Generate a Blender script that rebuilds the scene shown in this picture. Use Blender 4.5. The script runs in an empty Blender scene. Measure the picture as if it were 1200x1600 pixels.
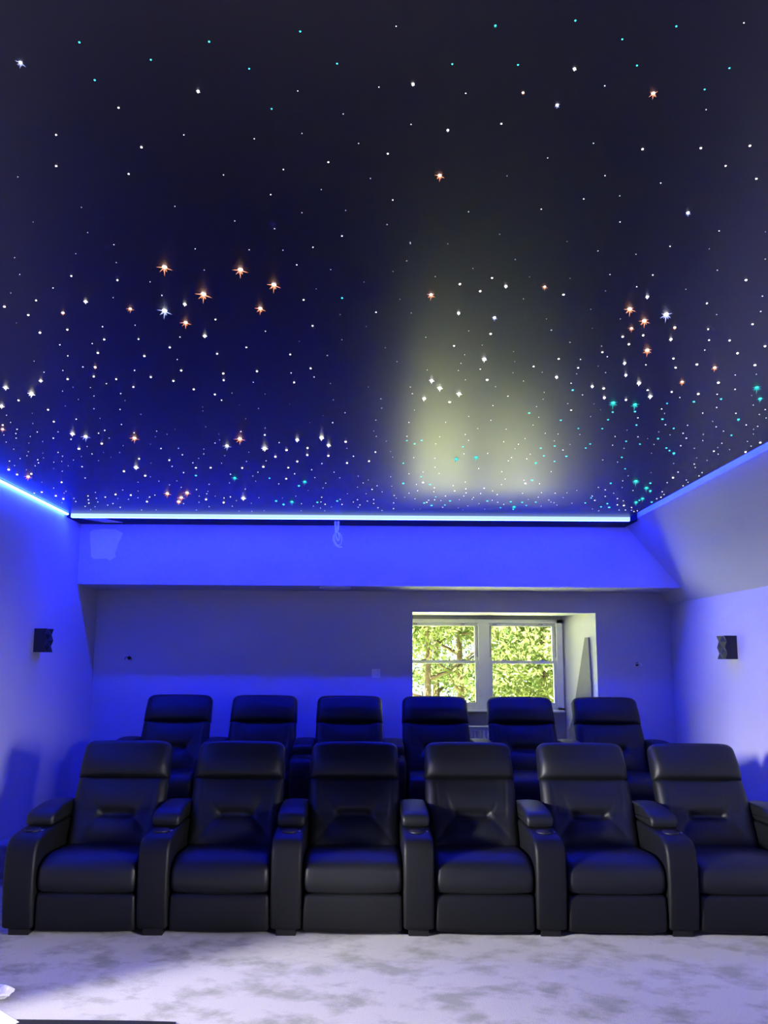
import bpy, bmesh, math, random
from mathutils import Vector, Matrix
random.seed(7)
S = bpy.context.scene
COL = S.collection
PI = math.pi

# ------------------------------------------------------------------ camera
F = 1180.0; CX = 570.0; CY = 878.0
PITCH = math.atan((1033 - CY) / F); ROLL = 0.0065
CAM = Vector((0, 0, 1.55))
cd = bpy.data.cameras.new('camera'); cam = bpy.data.objects.new('camera', cd); COL.objects.link(cam)
cd.sensor_fit = 'VERTICAL'; cd.sensor_height = 36.0; cd.lens = F / 1600 * 36
cd.shift_x = (600 - CX) / 1600; cd.shift_y = (CY - 800) / 1600
cd.clip_start = 0.05; cd.clip_end = 300
RM = Matrix.Rotation(PI / 2 + PITCH, 3, 'X') @ Matrix.Rotation(ROLL, 3, 'Z')
cam.matrix_world = Matrix.Translation(CAM) @ RM.to_4x4()
S.camera = cam

# ------------------------------------------------------------------ view, sky, sun, daylight
S.view_settings.view_transform = 'Standard'; S.view_settings.look = 'None'
S.view_settings.exposure = 0.0; S.view_settings.gamma = 1.0
S.view_settings.use_curve_mapping = False
W = bpy.data.worlds.new('world'); S.world = W; W.use_nodes = True
bgn = W.node_tree.nodes['Background']; bgn.inputs[0].default_value = (0.80, 0.90, 1.0, 1); bgn.inputs[1].default_value = 2.2

def lamp(name, kind, loc, rot, energy, color, size=None, size_y=None, spread=None):
    l = bpy.data.lights.new(name, kind); l.energy = energy; l.color = color
    if kind == 'AREA':
        l.shape = 'RECTANGLE'; l.size = size; l.size_y = size_y
        if spread: l.spread = spread
    if kind == 'SUN': l.angle = math.radians(0.6)
    o = bpy.data.objects.new(name, l); COL.objects.link(o); o.location = loc; o.rotation_euler = rot
    return o
def aim(loc, to):
    return (Vector(to) - Vector(loc)).to_track_quat('-Z', 'Y').to_euler()
SUN_E = 82.0
lamp('sun', 'SUN', (0, 0, 20), aim((-2.5, -5, 8), (0, 0, 0)), SUN_E, (1.0, 0.95, 0.82))
# area lamp for the daylight through the left doorway, and an added lamp aimed in from the right wall (both behind the photographer's view)
HL = (-4.1, 1.95, 1.75)
lamp('hallway_daylight', 'AREA', HL, aim(HL, (3.0, 5.4, 0.8)), 175, (1.0, 0.97, 0.93), 0.22, 0.5, math.radians(85))
WL = (3.25, 1.1, 1.5)
lamp('added_side_lamp', 'AREA', WL, aim(WL, (-1.75, 3.85, -0.1)), 30, (1.0, 0.95, 0.95), 1.0, 0.9, math.radians(45))  # added lamp, narrowed and aimed to brighten the left carpet

# ------------------------------------------------------------------ materials
def newmat(name):
    m = bpy.data.materials.new(name); m.use_nodes = True
    nt = m.node_tree
    return m, nt, nt.nodes['Principled BSDF']
def plain(name, col, rough=0.6, spec=0.5, metal=0.0, bump=0.0, bscale=300.0, mottle=0.0, mscale=3.0, coat=0.0):
    m, nt, p = newmat(name)
    p.inputs['Base Color'].default_value = (*col, 1); p.inputs['Roughness'].default_value = rough
    p.inputs['Specular IOR Level'].default_value = spec; p.inputs['Metallic'].default_value = metal
    p.inputs['Coat Weight'].default_value = coat
    tc = nt.nodes.new('ShaderNodeTexCoord')
    if bump:
        n = nt.nodes.new('ShaderNodeTexNoise'); n.inputs['Scale'].default_value = bscale; n.inputs['Detail'].default_value = 3
        b = nt.nodes.new('ShaderNodeBump'); b.inputs['Strength'].default_value = bump; b.inputs['Distance'].default_value = 0.002
        nt.links.new(tc.outputs['Object'], n.inputs['Vector']); nt.links.new(n.outputs['Fac'], b.inputs['Height'])
        nt.links.new(b.outputs['Normal'], p.inputs['Normal'])
    if mottle:
        n = nt.nodes.new('ShaderNodeTexNoise'); n.inputs['Scale'].default_value = mscale; n.inputs['Detail'].default_value = 4
        r = nt.nodes.new('ShaderNodeValToRGB')
        r.color_ramp.elements[0].position = 0.3; r.color_ramp.elements[1].position = 0.7
        r.color_ramp.elements[0].color = (*[c * (1 - mottle) for c in col], 1)
        r.color_ramp.elements[1].color = (*[min(1, c * (1 + mottle)) for c in col], 1)
        nt.links.new(tc.outputs['Object'], n.inputs['Vector']); nt.links.new(n.outputs['Fac'], r.inputs[0])
        nt.links.new(r.outputs[0], p.inputs['Base Color'])
    return m
def emis(name, col, strength):
    m, nt, p = newmat(name)
    p.inputs['Base Color'].default_value = (0.02, 0.02, 0.02, 1)
    p.inputs['Emission Color'].default_value = (*col, 1); p.inputs['Emission Strength'].default_value = strength
    return m
M = {}
M['wall'] = plain('wall_paint', (0.50, 0.50, 0.52), 0.75, 0.25, bump=0.08, bscale=60, mottle=0.03, mscale=1.3)
M['white'] = plain('white_paint', (0.86, 0.86, 0.82), 0.55, 0.4, bump=0.03, bscale=40)
M['gloss_white'] = plain('white_gloss_frame', (0.84, 0.84, 0.80), 0.35, 0.5, mottle=0.03, mscale=9)
M['primer'] = plain('pale_primer', (0.78, 0.78, 0.80), 0.8, 0.2, mottle=0.04, mscale=9)
M['grey_board'] = plain('grey_board', (0.33, 0.33, 0.30), 0.8, 0.2, mottle=0.06, mscale=6)
M['leather'] = plain('black_leather', (0.006, 0.007, 0.008), 0.47, 0.38, bump=0.22, bscale=230, mottle=0.15, mscale=7)
M['leather_side'] = plain('black_leather_panel', (0.0045, 0.005, 0.006), 0.50, 0.26, bump=0.22, bscale=230, mottle=0.12, mscale=9)
M['black'] = plain('black_plastic', (0.006, 0.006, 0.007), 0.45, 0.4, mottle=0.1, mscale=30)
M['speaker'] = plain('speaker_black', (0.010, 0.010, 0.014), 0.5, 0.5, mottle=0.1, mscale=30)
M['dark_ledge'] = plain('dark_ledge', (0.012, 0.012, 0.02), 0.7, 0.2, mottle=0.1, mscale=8)
M['cable'] = plain('white_cable', (0.85, 0.88, 0.9), 0.4, 0.5, mottle=0.05, mscale=40)
M['paper'] = plain('white_paper', (0.60, 0.60, 0.62), 0.8, 0.2, mottle=0.03, mscale=20)
M['bark'] = plain('bark', (0.085, 0.065, 0.045), 0.9, 0.1, bump=0.6, bscale=18, mottle=0.35, mscale=4)
M['mat'] = plain('black_rubber_mat', (0.01, 0.01, 0.012), 0.8, 0.2, bump=0.3, bscale=120)
M['metal'] = plain('brushed_steel', (0.45, 0.45, 0.45), 0.35, 0.5, metal=1.0, mottle=0.05, mscale=30)
M['radiator'] = plain('radiator_enamel', (0.80, 0.80, 0.76), 0.4, 0.5, mottle=0.02, mscale=9)
M['led'] = emis('blue_led', (0.010, 0.030, 1.0), 180.0)
M['led_down'] = emis('blue_led_down', (0.005, 0.012, 1.0), 265.0)
M['led_face'] = emis('blue_led_face', (0.30, 0.46, 1.0), 2.0)
M['led_right'] = emis('blue_led_right', (0.006, 0.016, 1.0), 95.0)
M['star_white'] = emis('star_white', (1.0, 0.86, 0.80), 8.0)
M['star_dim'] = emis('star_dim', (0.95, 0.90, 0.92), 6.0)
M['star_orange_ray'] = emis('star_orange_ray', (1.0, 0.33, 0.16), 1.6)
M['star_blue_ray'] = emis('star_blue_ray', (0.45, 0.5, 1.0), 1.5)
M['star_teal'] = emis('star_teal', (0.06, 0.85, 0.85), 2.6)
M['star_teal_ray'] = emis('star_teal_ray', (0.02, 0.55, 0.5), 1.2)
M['star_hot'] = emis('star_hot', (1.0, 0.93, 0.90), 9.0)

# star ceiling: satin black stretch fabric
m, nt, p = newmat('star_ceiling_fabric')
p.inputs['Base Color'].default_value = (0.006, 0.006, 0.014, 1); p.inputs['Roughness'].default_value = 0.37
p.inputs['Specular IOR Level'].default_value = 0.5; p.inputs['IOR'].default_value = 1.62
tc = nt.nodes.new('ShaderNodeTexCoord'); n = nt.nodes.new('ShaderNodeTexNoise'); n.inputs['Scale'].default_value = 420
b = nt.nodes.new('ShaderNodeBump'); b.inputs['Strength'].default_value = 0.08; b.inputs['Distance'].default_value = 0.001
nt.links.new(tc.outputs['Object'], n.inputs['Vector']); nt.links.new(n.outputs['Fac'], b.inputs['Height']); nt.links.new(b.outputs['Normal'], p.inputs['Normal'])
M['ceiling'] = m; CEIL_P = p
# carpet: crushed pile with patches brushed two ways
m, nt, p = newmat('crushed_carpet')
p.inputs['Roughness'].default_value = 0.95; p.inputs['Specular IOR Level'].default_value = 0.1
p.inputs['Sheen Weight'].default_value = 0.3; p.inputs['Sheen Roughness'].default_value = 0.5
tc = nt.nodes.new('ShaderNodeTexCoord'); mp = nt.nodes.new('ShaderNodeMapping'); mp.inputs['Scale'].default_value = (0.62, 0.85, 1)
mp.inputs['Rotation'].default_value = (0, 0, 0.5)
n1 = nt.nodes.new('ShaderNodeTexNoise'); n1.inputs['Scale'].default_value = 6.0; n1.inputs['Detail'].default_value = 6; n1.inputs['Roughness'].default_value = 0.60; n1.inputs['Distortion'].default_value = 0.15
n2 = nt.nodes.new('ShaderNodeTexNoise'); n2.inputs['Scale'].default_value = 160; n2.inputs['Detail'].default_value = 2
r = nt.nodes.new('ShaderNodeValToRGB'); r.color_ramp.elements[0].position = 0.36; r.color_ramp.elements[1].position = 0.53
r.color_ramp.elements[0].color = (0.125, 0.12, 0.122, 1); r.color_ramp.elements[1].color = (0.31, 0.288, 0.298, 1)
mx = nt.nodes.new('ShaderNodeMixRGB'); mx.blend_type = 'MULTIPLY'; mx.inputs[0].default_value = 0.35
b = nt.nodes.new('ShaderNodeBump'); b.inputs['Strength'].default_value = 0.5; b.inputs['Distance'].default_value = 0.004
L = nt.links.new
L(tc.outputs['Object'], mp.inputs[0]); L(mp.outputs[0], n1.inputs['Vector']); L(tc.outputs['Object'], n2.inputs['Vector'])
L(n1.outputs['Fac'], r.inputs[0]); L(r.outputs[0], mx.inputs[1]); L(n2.outputs['Fac'], mx.inputs[2]); L(mx.outputs[0], p.inputs['Base Color'])
L(n2.outputs['Fac'], b.inputs['Height']); L(b.outputs['Normal'], p.inputs['Normal'])
M['carpet'] = m
# window glass
m = bpy.data.materials.new('window_glass'); m.use_nodes = True; nt = m.node_tree; nt.nodes.clear()
o = nt.nodes.new('ShaderNodeOutputMaterial'); t = nt.nodes.new('ShaderNodeBsdfTransparent'); g = nt.nodes.new('ShaderNodeBsdfGlossy')
t.inputs[0].default_value = (0.96, 0.98, 0.96, 1); g.inputs['Roughness'].default_value = 0.02
fr = nt.nodes.new('ShaderNodeFresnel'); fr.inputs[0].default_value = 1.2; mx = nt.nodes.new('ShaderNodeMixShader')
nt.links.new(fr.outputs[0], mx.inputs[0]); nt.links.new(t.outputs[0], mx.inputs[1]); nt.links.new(g.outputs[0], mx.inputs[2]); nt.links.new(mx.outputs[0], o.inputs[0])
M['glass'] = m
def leafmat(name, a, b_):
    m = bpy.data.materials.new(name); m.use_nodes = True; nt = m.node_tree; nt.nodes.clear()
    o = nt.nodes.new('ShaderNodeOutputMaterial'); d = nt.nodes.new('ShaderNodeBsdfDiffuse'); t = nt.nodes.new('ShaderNodeBsdfTranslucent')
    tc = nt.nodes.new('ShaderNodeTexCoord'); n = nt.nodes.new('ShaderNodeTexNoise'); n.inputs['Scale'].default_value = 2.3; n.inputs['Detail'].default_value = 6
    r = nt.nodes.new('ShaderNodeValToRGB'); r.color_ramp.elements[0].position = 0.35; r.color_ramp.elements[1].position = 0.65
    r.color_ramp.elements[0].color = (*a, 1); r.color_ramp.elements[1].color = (*b_, 1)
    mx = nt.nodes.new('ShaderNodeMixShader'); mx.inputs[0].default_value = 0.4
    L = nt.links.new
    L(tc.outputs['Object'], n.inputs['Vector']); L(n.outputs['Fac'], r.inputs[0]); L(r.outputs[0], d.inputs[0]); L(r.outputs[0], t.inputs[0])
    L(d.outputs[0], mx.inputs[1]); L(t.outputs[0], mx.inputs[2]); L(mx.outputs[0], o.inputs[0])
    return m
M['leaf_yellow'] = leafmat('leaf_yellow', (0.045, 0.075, 0.020), (0.24, 0.275, 0.105))
M['leaf_green'] = leafmat('leaf_green', (0.03, 0.05, 0.015), (0.15, 0.19, 0.07))
M['lawn'] = plain('lawn_grass', (0.72, 0.80, 0.40), 0.9, 0.1, bump=0.4, bscale=30, mottle=0.18, mscale=0.7)

# ------------------------------------------------------------------ helpers
def link(name, bm, mat, parent=None, smooth=False, loc=None):
    me = bpy.data.meshes.new(name); bmesh.ops.recalc_face_normals(bm, faces=bm.faces); bm.to_mesh(me); bm.free()
    if smooth:
        for f in me.polygons: f.use_smooth = True
    me.materials.append(mat if not isinstance(mat, str) else M[mat])
    o = bpy.data.objects.new(name, me); COL.objects.link(o)
    if parent: o.parent = parent
    if loc: o.location = loc
    return o
def tag(o, label=None, cat=None, group=None, kind=None):
    if label: o['label'] = label
    if cat: o['category'] = cat
    if group: o['group'] = group
    if kind: o['kind'] = kind
    return o
def thing(name, loc, label, cat, group=None, rz=0.0):
    o = bpy.data.objects.new(name, None); COL.objects.link(o); o.location = loc; o.rotation_euler = (0, 0, rz)
    o.empty_display_size = 0.1
    return tag(o, label, cat, group)
def copy_tree(o, parent=None):
    c = o.copy(); COL.objects.link(c); c.parent = parent
    for ch in list(o.children): copy_tree(ch, c)
    return c
def box(bm, x0, x1, y0, y1, z0, z1):
    v = [bm.verts.new((x, y, z)) for x in (x0, x1) for y in (y0, y1) for z in (z0, z1)]
    for f in ((0, 1, 3, 2), (4, 6, 7, 5), (0, 4, 5, 1), (2, 3, 7, 6), (0, 2, 6, 4), (1, 5, 7, 3)): bm.faces.new([v[i] for i in f])
def bevel(bm, w, seg=2):
    bmesh.ops.bevel(bm, geom=list(bm.edges), offset=w, segments=seg, affect='EDGES', profile=0.5)
def bxo(name, mat, ext, parent=None, bev=0.0, seg=2, loc=None):
    bm = bmesh.new(); box(bm, *ext)
    if bev: bevel(bm, bev, seg)
    return link(name, bm, mat, parent, smooth=False, loc=loc)
def prism(bm, pts, axis, a, b_):
    def mk(p, t):
        if axis == 'x': return (t, p[0], p[1])
        if axis == 'y': return (p[0], t, p[1])
        return (p[0], p[1], t)
    A = [bm.verts.new(mk(p, a)) for p in pts]; B = [bm.verts.new(mk(p, b_)) for p in pts]
    n = len(pts); bm.faces.new(A); bm.faces.new(B[::-1])
    for i in range(n): bm.faces.new((A[i], B[i], B[(i + 1) % n], A[(i + 1) % n]))
def tube(bm, pts, r, seg=8):
    rings = []
    pts = [Vector(p) for p in pts]
    for i, p in enumerate(pts):
        d = (pts[min(i + 1, len(pts) - 1)] - pts[max(i - 1, 0)]).normalized()
        up = Vector((0, 1, 0)) if abs(d.y) < 0.9 else Vector((1, 0, 0))
        a = d.cross(up).normalized(); c = d.cross(a)
        rr = r(i / (len(pts) - 1)) if callable(r) else r
        rings.append([bm.verts.new(p + rr * (math.cos(2 * PI * k / seg) * a + math.sin(2 * PI * k / seg) * c)) for k in range(seg)])
    for A, B in zip(rings, rings[1:]):
        for k in range(seg): bm.faces.new((A[k], A[(k + 1) % seg], B[(k + 1) % seg], B[k]))
    bm.faces.new(rings[0][::-1]); bm.faces.new(rings[-1])
def smooth_path(ctrl, n=8):
    out = []
    P = [Vector(ctrl[0])] + [Vector(c) for c in ctrl] + [Vector(ctrl[-1])]
    for i in range(1, len(P) - 2):
        for k in range(n):
            t = k / n; a, b, c, d = P[i - 1], P[i], P[i + 1], P[i + 2]
            out.append(0.5 * ((2 * b) + (c - a) * t + (2 * a - 5 * b + 4 * c - d) * t * t + (3 * b - a - 3 * c + d) * t ** 3))
    out.append(P[-2]); return out
def lathe(bm, prof, seg=24, c=(0, 0, 0)):
    rings = [[bm.verts.new((c[0] + r * math.cos(2 * PI * k / seg), c[1] + r * math.sin(2 * PI * k / seg), c[2] + z)) for k in range(seg)] for r, z in prof]
    for A, B in zip(rings, rings[1:]):
        for k in range(seg): bm.faces.new((A[k], A[(k + 1) % seg], B[(k + 1) % seg], B[k]))
    bm.faces.new(rings[0]); bm.faces.new(rings[-1])

# a closed loop in the YZ plane lofted across x, with rounded ends and a crowned middle
def round_loop(ctrl, seg=5):
    """ctrl: list of (y, z, radius) corners -> dense rounded loop"""
    out = []; n = len(ctrl)
    for i in range(n):
        p = Vector(ctrl[i][:2]); a = Vector(ctrl[i - 1][:2]); b = Vector(ctrl[(i + 1) % n][:2]); r = ctrl[i][2]
        da = (a - p).normalized(); db = (b - p).normalized()
        if r <= 0: out.append(p); continue
        ra = min(r, (a - p).length * 0.49); rb = min(r, (b - p).length * 0.49)
        A = p + da * ra; B = p + db * rb
        for k in range(seg + 1):
            t = k / seg; out.append((1 - t) ** 2 * A + 2 * t * (1 - t) * p + t * t * B)
    return out
def subdivide_loop(pts, maxlen):
    out = []
    for i, p in enumerate(pts):
        q = pts[(i + 1) % len(pts)]; n = max(1, int(math.ceil((q - p).length / maxlen)))
        for k in range(n): out.append(p.lerp(q, k / n))
    return out
def loft_x(ctrl, hw, R, crown=0.0, nu=14, maxlen=0.04, ang=5, extra=None):
    bm = bmesh.new(); loop = subdivide_loop(round_loop(ctrl, ang), maxlen); n = len(loop)
    cen = sum(loop, Vector((0, 0))) / n
    nor = []
    for i in range(n):
        d = (loop[(i + 1) % n] - loop[i - 1]).normalized(); nn = Vector((d.y, -d.x))
        if nn.dot(loop[i] - cen) < 0 and abs(nn.dot((loop[i] - cen).normalized())) > 0.2: nn = -nn
        nor.append(nn)
    # consistent orientation
    area = sum(loop[i].x * loop[(i + 1) % n].y - loop[(i + 1) % n].x * loop[i].y for i in range(n))
    for i in range(n):
        d = (loop[(i + 1) % n] - loop[i - 1]).normalized(); nn = Vector((d.y, -d.x)); nor[i] = nn if area > 0 else -nn
    us = [-1.0]; e = R / hw
    for k in range(1, 6): us.append(-1 + e * (1 - math.cos(PI / 2 * k / 5)))
    for k in range(1, nu): us.append(-1 + e + (2 - 2 * e) * k / nu)
    us += [-u for u in us[:6][::-1]]
    rings = []
    for u in us:
        s = max(0.0, (abs(u) - (1 - e)) / e); drop = R * (1 - math.sqrt(max(0, 1 - s * s)))
        cr = crown * (1 - u * u)
        ring = []
        for i, pnt in enumerate(loop):
            q = pnt - nor[i] * drop + nor[i] * cr
            if extra: q = extra(u, q, nor[i])
            ring.append(bm.verts.new((u * hw, q.x, q.y)))
        rings.append(ring)
    for A, B in zip(rings, rings[1:]):
        for i in range(n): bm.faces.new((A[i], A[(i + 1) % n], B[(i + 1) % n], B[i]))
    bm.faces.new(rings[0]); bm.faces.new(rings[-1][::-1])
    return bm

# ------------------------------------------------------------------ the room
XL, XR, YR, YB, ZC, YF = -2.66, 3.03, 7.49, 6.96, 2.832, -2.0
ZK, XS, ZB = 2.13, 2.43, 2.24          # kink of the sloped wall, its upper edge, underside of the bulkhead
STEP = 5.60; RZ = 0.23                 # riser front, riser height
T = 0.15
def struct(name, bm, mat, parent=None, smooth=False):
    o = link(name, bm, mat, parent, smooth)
    if not parent: o['kind'] = 'structure'
    return o
bm = bmesh.new(); box(bm, XL - T, XR + T, YF - T, YR + 0.9, -0.12, 0.0); struct('floor', bm, 'carpet')
bm = bmesh.new(); box(bm, XL, XR, STEP, YR, 0.0, RZ); bevel(bm, 0.012, 2); struct('floor_riser', bm, 'carpet')
# left wall with a doorway behind the photographer's view
bm = bmesh.new()
box(bm, XL - T, XL, YF - T, 1.0, 0, 3.05); box(bm, XL - T, XL, 2.92, YR + T, 0, 3.05); box(bm, XL - T, XL, 1.0, 2.92, 1.72, 3.05)
struct('wall_left', bm, 'wall')
# closed hallway box added beyond the doorway to hold the lamp and keep sky light out
bm = bmesh.new()
box(bm, -5.0, -4.85, 0.2, 3.6, 0, 2.5); box(bm, -5.0, XL - T, 0.05, 0.2, 0, 2.5); box(bm, -5.0, XL - T, 3.6, 3.75, 0, 2.5)
box(bm, -5.0, XL - T, 0.05, 3.75, 2.5, 2.6); box(bm, -5.0, XL - T, 0.05, 3.75, -0.1, 0.0)
struct('hallway_light_box', bm, 'wall')
# right wall (with an added opening for the side lamp, out of view) and the sloped part above it
bm = bmesh.new()
box(bm, XR, XR + T, YF - T, 0.5, 0, ZK); box(bm, XR, XR + T, 1.7, YR + T, 0, ZK)
box(bm, XR, XR + T, 0.5, 1.7, 0, 0.95); box(bm, XR, XR + T, 0.5, 1.7, 2.0, ZK)
struct('wall_right', bm, 'wall')
bm = bmesh.new(); prism(bm, [(XR, ZK), (XR + T, ZK), (XR + T, 3.05), (XS, 3.05), (XS, ZC)], 'y', YF - T, YR + T); struct('wall_slope', bm, 'wall')
bm = bmesh.new(); box(bm, XL - T, XR + T, YF - T, YF, 0, 3.05); struct('wall_front', bm, 'wall')
# rear wall around the window recess
WX0, WX1, WZ = 0.475, 2.29, 2.04
bm = bmesh.new()
box(bm, XL, WX0, YR, YR + T, 0, 3.05); box(bm, WX1, XR, YR, YR + T, 0, 3.05); box(bm, WX0, WX1, YR, YR + T, WZ, 3.05)
struct('wall_rear', bm, 'wall')
bm = bmesh.new()                       # splayed recess lining
FY = 8.06
prism(bm, [(WX0, YR + 0.001), (0.40, FY + 0.1), (0.30, FY + 0.1), (0.38, YR + 0.15), (WX0 - 0.02, YR + 0.15)], 'z', RZ, WZ + 0.02)
prism(bm, [(WX1, YR + 0.001), (2.105, FY + 0.1), (2.25, FY + 0.1), (2.44, YR + 0.15), (WX1 + 0.02, YR + 0.15)], 'z', RZ, WZ + 0.02)
box(bm, 0.30, 2.44, YR + 0.15, FY + 0.12, WZ, WZ + 0.1)
box(bm, 0.475, 2.29, YR, YR + 0.15, WZ - 0.004, WZ)
struct('trim_1', bm, 'white')
bm = bmesh.new(); box(bm, 0.30, 2.44, FY + 0.02, FY + 0.14, 0.0, 1.045); box(bm, 0.30, 2.44, YR + 0.001, FY + 0.02, 0.0, RZ)
struct('wall_under_window', bm, 'grey_board')
# bulkhead
bm = bmesh.new(); box(bm, XL, 2.995, YB, YR, ZB, 3.0)
for v in bm.verts:
    if v.co.x > 0 and v.co.z > 2.5: v.co.x = 2.43
    elif v.co.x > 0: v.co.x = XS + (ZC - ZB) / (ZC - ZK) * (XR - XS)
    if v.co.z > 2.5: v.co.z = ZC + 0.01
struct('wall_bulkhead', bm, 'wall')
# pale primer patches: a brushed patch on the bulkhead and one on the ledge above
bm = bmesh.new(); outl = [(-2.567, 2.735), (-2.53, 2.75), (-2.44, 2.757), (-2.33, 2.756), (-2.262, 2.722), (-2.27, 2.69), (-2.30, 2.62), (-2.325, 2.53), (-2.315, 2.497), (-2.37, 2.462), (-2.40, 2.482), (-2.45, 2.478), (-2.52, 2.476), (-2.545, 2.50), (-2.552, 2.58), (-2.563, 2.66)]
prism(bm, outl, 'y', YB - 0.002, YB); tag(struct('trim_2', bm, 'primer'), 'pale unpainted primer patch on the left of the bulkhead')
# upper slab and ceiling
bm = bmesh.new(); box(bm, XL - T, XS + 0.3, YF - T, YR + T, 2.93, 3.05); struct('ceiling_slab', bm, 'dark_ledge')
bm = bmesh.new(); box(bm, XL, 2.345, -1.9, 6.585, ZC, ZC + 0.05); struct('ceiling', bm, 'ceiling')
bm = bmesh.new(); box(bm, XL, XS, 6.63, YB, ZC - 0.027, ZC + 0.05); struct('trim_3', bm, 'dark_ledge')
bm = bmesh.new(); prism(bm, [(-2.56, 6.66), (-2.36, 6.66), (-2.235, 6.86), (-2.40, 6.86)], 'z', ZC - 0.030, ZC - 0.027); struct('trim_4', bm, 'primer')

# LED strips around the star ceiling
def half_tube(bm, a, b, r, seg=10):
    a = Vector(a); b = Vector(b); d = (b - a).normalized(); s = d.cross(Vector((0, 0, 1))).normalized()
    R = [[], []]
    for j, p in enumerate((a, b)):
        for k in range(seg + 1):
            t = PI + PI * k / seg; R[j].append(bm.verts.new(p + s * r * math.cos(t) + Vector((0, 0, 1)) * r * math.sin(t)))
    for k in range(seg): bm.faces.new((R[0][k], R[0][k + 1], R[1][k + 1], R[1][k]))
    bm.faces.new((R[0][0], R[1][0], R[1][-1], R[0][-1])); bm.faces.new(R[0]); bm.faces.new(R[1][::-1])
def led(label, a, b, r, mat='led', flat=False):
    o = thing('led_strip', a, label, 'light strip')
    if flat:      # tape facing straight down behind a softly glowing front lip
        Lx = b[0] - a[0]
        bm = bmesh.new(); box(bm, 0, Lx, -r + 0.006, r, -0.031, -0.027); link('diffuser', bm, mat, o)
        bm = bmesh.new(); box(bm, 0, Lx, -r, -r + 0.005, -0.031, 0.001); link('glowing_lip', bm, 'led_face', o)
    else:
        bm = bmesh.new(); half_tube(bm, (0, 0, 0), Vector(b) - Vector(a), r); link('diffuser', bm, mat, o, True)
    bm = bmesh.new(); d = Vector(b) - Vector(a)
    if abs(d.x) > abs(d.y): box(bm, 0, d.x, -r + 0.006, r, -0.026, 0.018)
    else: box(bm, -r, r, 0, d.y, 0.001, 0.018)
    link('channel', bm, 'dark_ledge', o)
    return o
led('glowing blue light strip along the rear edge of the star ceiling', (-2.61, 6.607, ZC - 0.001), (2.35, 6.607, ZC - 0.001), 0.019, 'led_down', True)
led('glowing blue light strip along the left edge of the star ceiling', (-2.638, -1.85, ZC - 0.004), (-2.638, 6.58, ZC - 0.004), 0.0125)
led('glowing blue light strip tucked along the right edge above the sloped wall', (2.376, -1.85, ZC + 0.063), (2.376, 6.60, ZC + 0.063), 0.018, 'led_right')

# ------------------------------------------------------------------ rear window
win = bpy.data.objects.new('window_1', None); COL.objects.link(win); win.location = (0, 0, 0); win['kind'] = 'structure'
GW = 'gloss_white'
bm = bmesh.new()
box(bm, 0.40, 0.47, FY, FY + 0.11, 1.045, 2.0); box(bm, 2.045, 2.105, FY, FY + 0.11, 1.045, 2.0)
box(bm, 1.215, 1.325, FY - 0.005, FY + 0.11, 1.045, 2.0)
box(bm, 0.40, 2.105, FY, FY + 0.11, 1.965, 2.0); box(bm, 0.40, 2.105, FY, FY + 0.11, 1.045, 1.075)
link('window_frame', bm, GW, win)
bm = bmesh.new(); box(bm, 0.40, 2.105, FY + 0.03, FY + 0.12, 2.0, 2.04); link('head_panel', bm, 'grey_board', win)
bm = bmesh.new(); box(bm, 0.41, 2.10, FY - 0.06, FY + 0.02, 1.032, 1.052); bevel(bm, 0.005); link('window_sill', bm, GW, win)
for (xa, xb) in ((0.47, 1.215), (1.325, 2.045)):
    for nm, y, z0, z1 in (('upper_sash', FY + 0.06, 1.53, 1.965), ('lower_sash', FY + 0.02, 1.075, 1.565)):
        w = 0.035; bm = bmesh.new(); low = nm == 'lower_sash'
        box(bm, xa, xa + w, y, y + 0.035, z0, z1); box(bm, xb - w, xb, y, y + 0.035, z0, z1)
        box(bm, xa + w, xb - w, y, y + 0.035, z1 - (0.03 if low else 0.035), z1)
        box(bm, xa + w, xb - w, y, y + 0.035, z0, z0 + (0.05 if low else 0.03))
        sash = link(nm, bm, GW, win)
        bm = bmesh.new(); box(bm, xa + w, xb - w, y + 0.015, y + 0.019, z0 + 0.03, z1 - 0.03); link('pane', bm, 'glass', sash)
        if low:
            for q in (0.22, 0.78):
                bm = bmesh.new(); x = xa + (xb - xa) * q; box(bm, x - 0.022, x + 0.022, y - 0.012, y + 0.01, z1, z1 + 0.012)
                link('sash_catch', bm, 'metal', sash)
            for q in (0.18, 0.8):
                bm = bmesh.new(); x = xa + (xb - xa) * q; box(bm, x - 0.022, x + 0.022, y - 0.016, y, z0 + 0.012, z0 + 0.03)
                link('sash_lift', bm, 'metal', sash)
        else:
            for q in (0.10, 0.78):
                bm = bmesh.new(); x = xa + (xb - xa) * q; box(bm, x - 0.02, x + 0.02, y - 0.02, y, z1 - 0.025, z1 - 0.01)
                link('sash_hook', bm, 'metal', sash)
    for sx in (xa + 0.014, xb - 0.014):
        bm = bmesh.new(); tube(bm, [(sx, FY + 0.012, 1.93), (sx, FY + 0.012, 1.60)], 0.003, 6); link('sash_cord', bm, 'black', win)
# tapered board standing against the right reveal of the recess
def reveal_pt(Y, z, off=0.0): return Vector((WX1 - 0.276 * (Y - YR) - off, Y, z))
bm = bmesh.new()
bp = [(7.60, 1.80), (7.66, 1.80), (7.93, 0.98), (8.0, 0.85), (8.0, RZ + 0.003), (7.56, RZ + 0.003), (7.56, 0.9)]
A = [bm.verts.new(reveal_pt(y, z, 0.002)) for y, z in bp]; B = [bm.verts.new(reveal_pt(y, z, 0.018)) for y, z in bp]
bm.faces.new(A); bm.faces.new(B[::-1])
for i in range(len(bp)): bm.faces.new((A[i], B[i], B[(i + 1) % len(bp)], A[(i + 1) % len(bp)]))
tag(link('tapered_board', bm, 'grey_board'), 'tall grey tapered board standing against the right side of the window recess', 'board')
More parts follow.
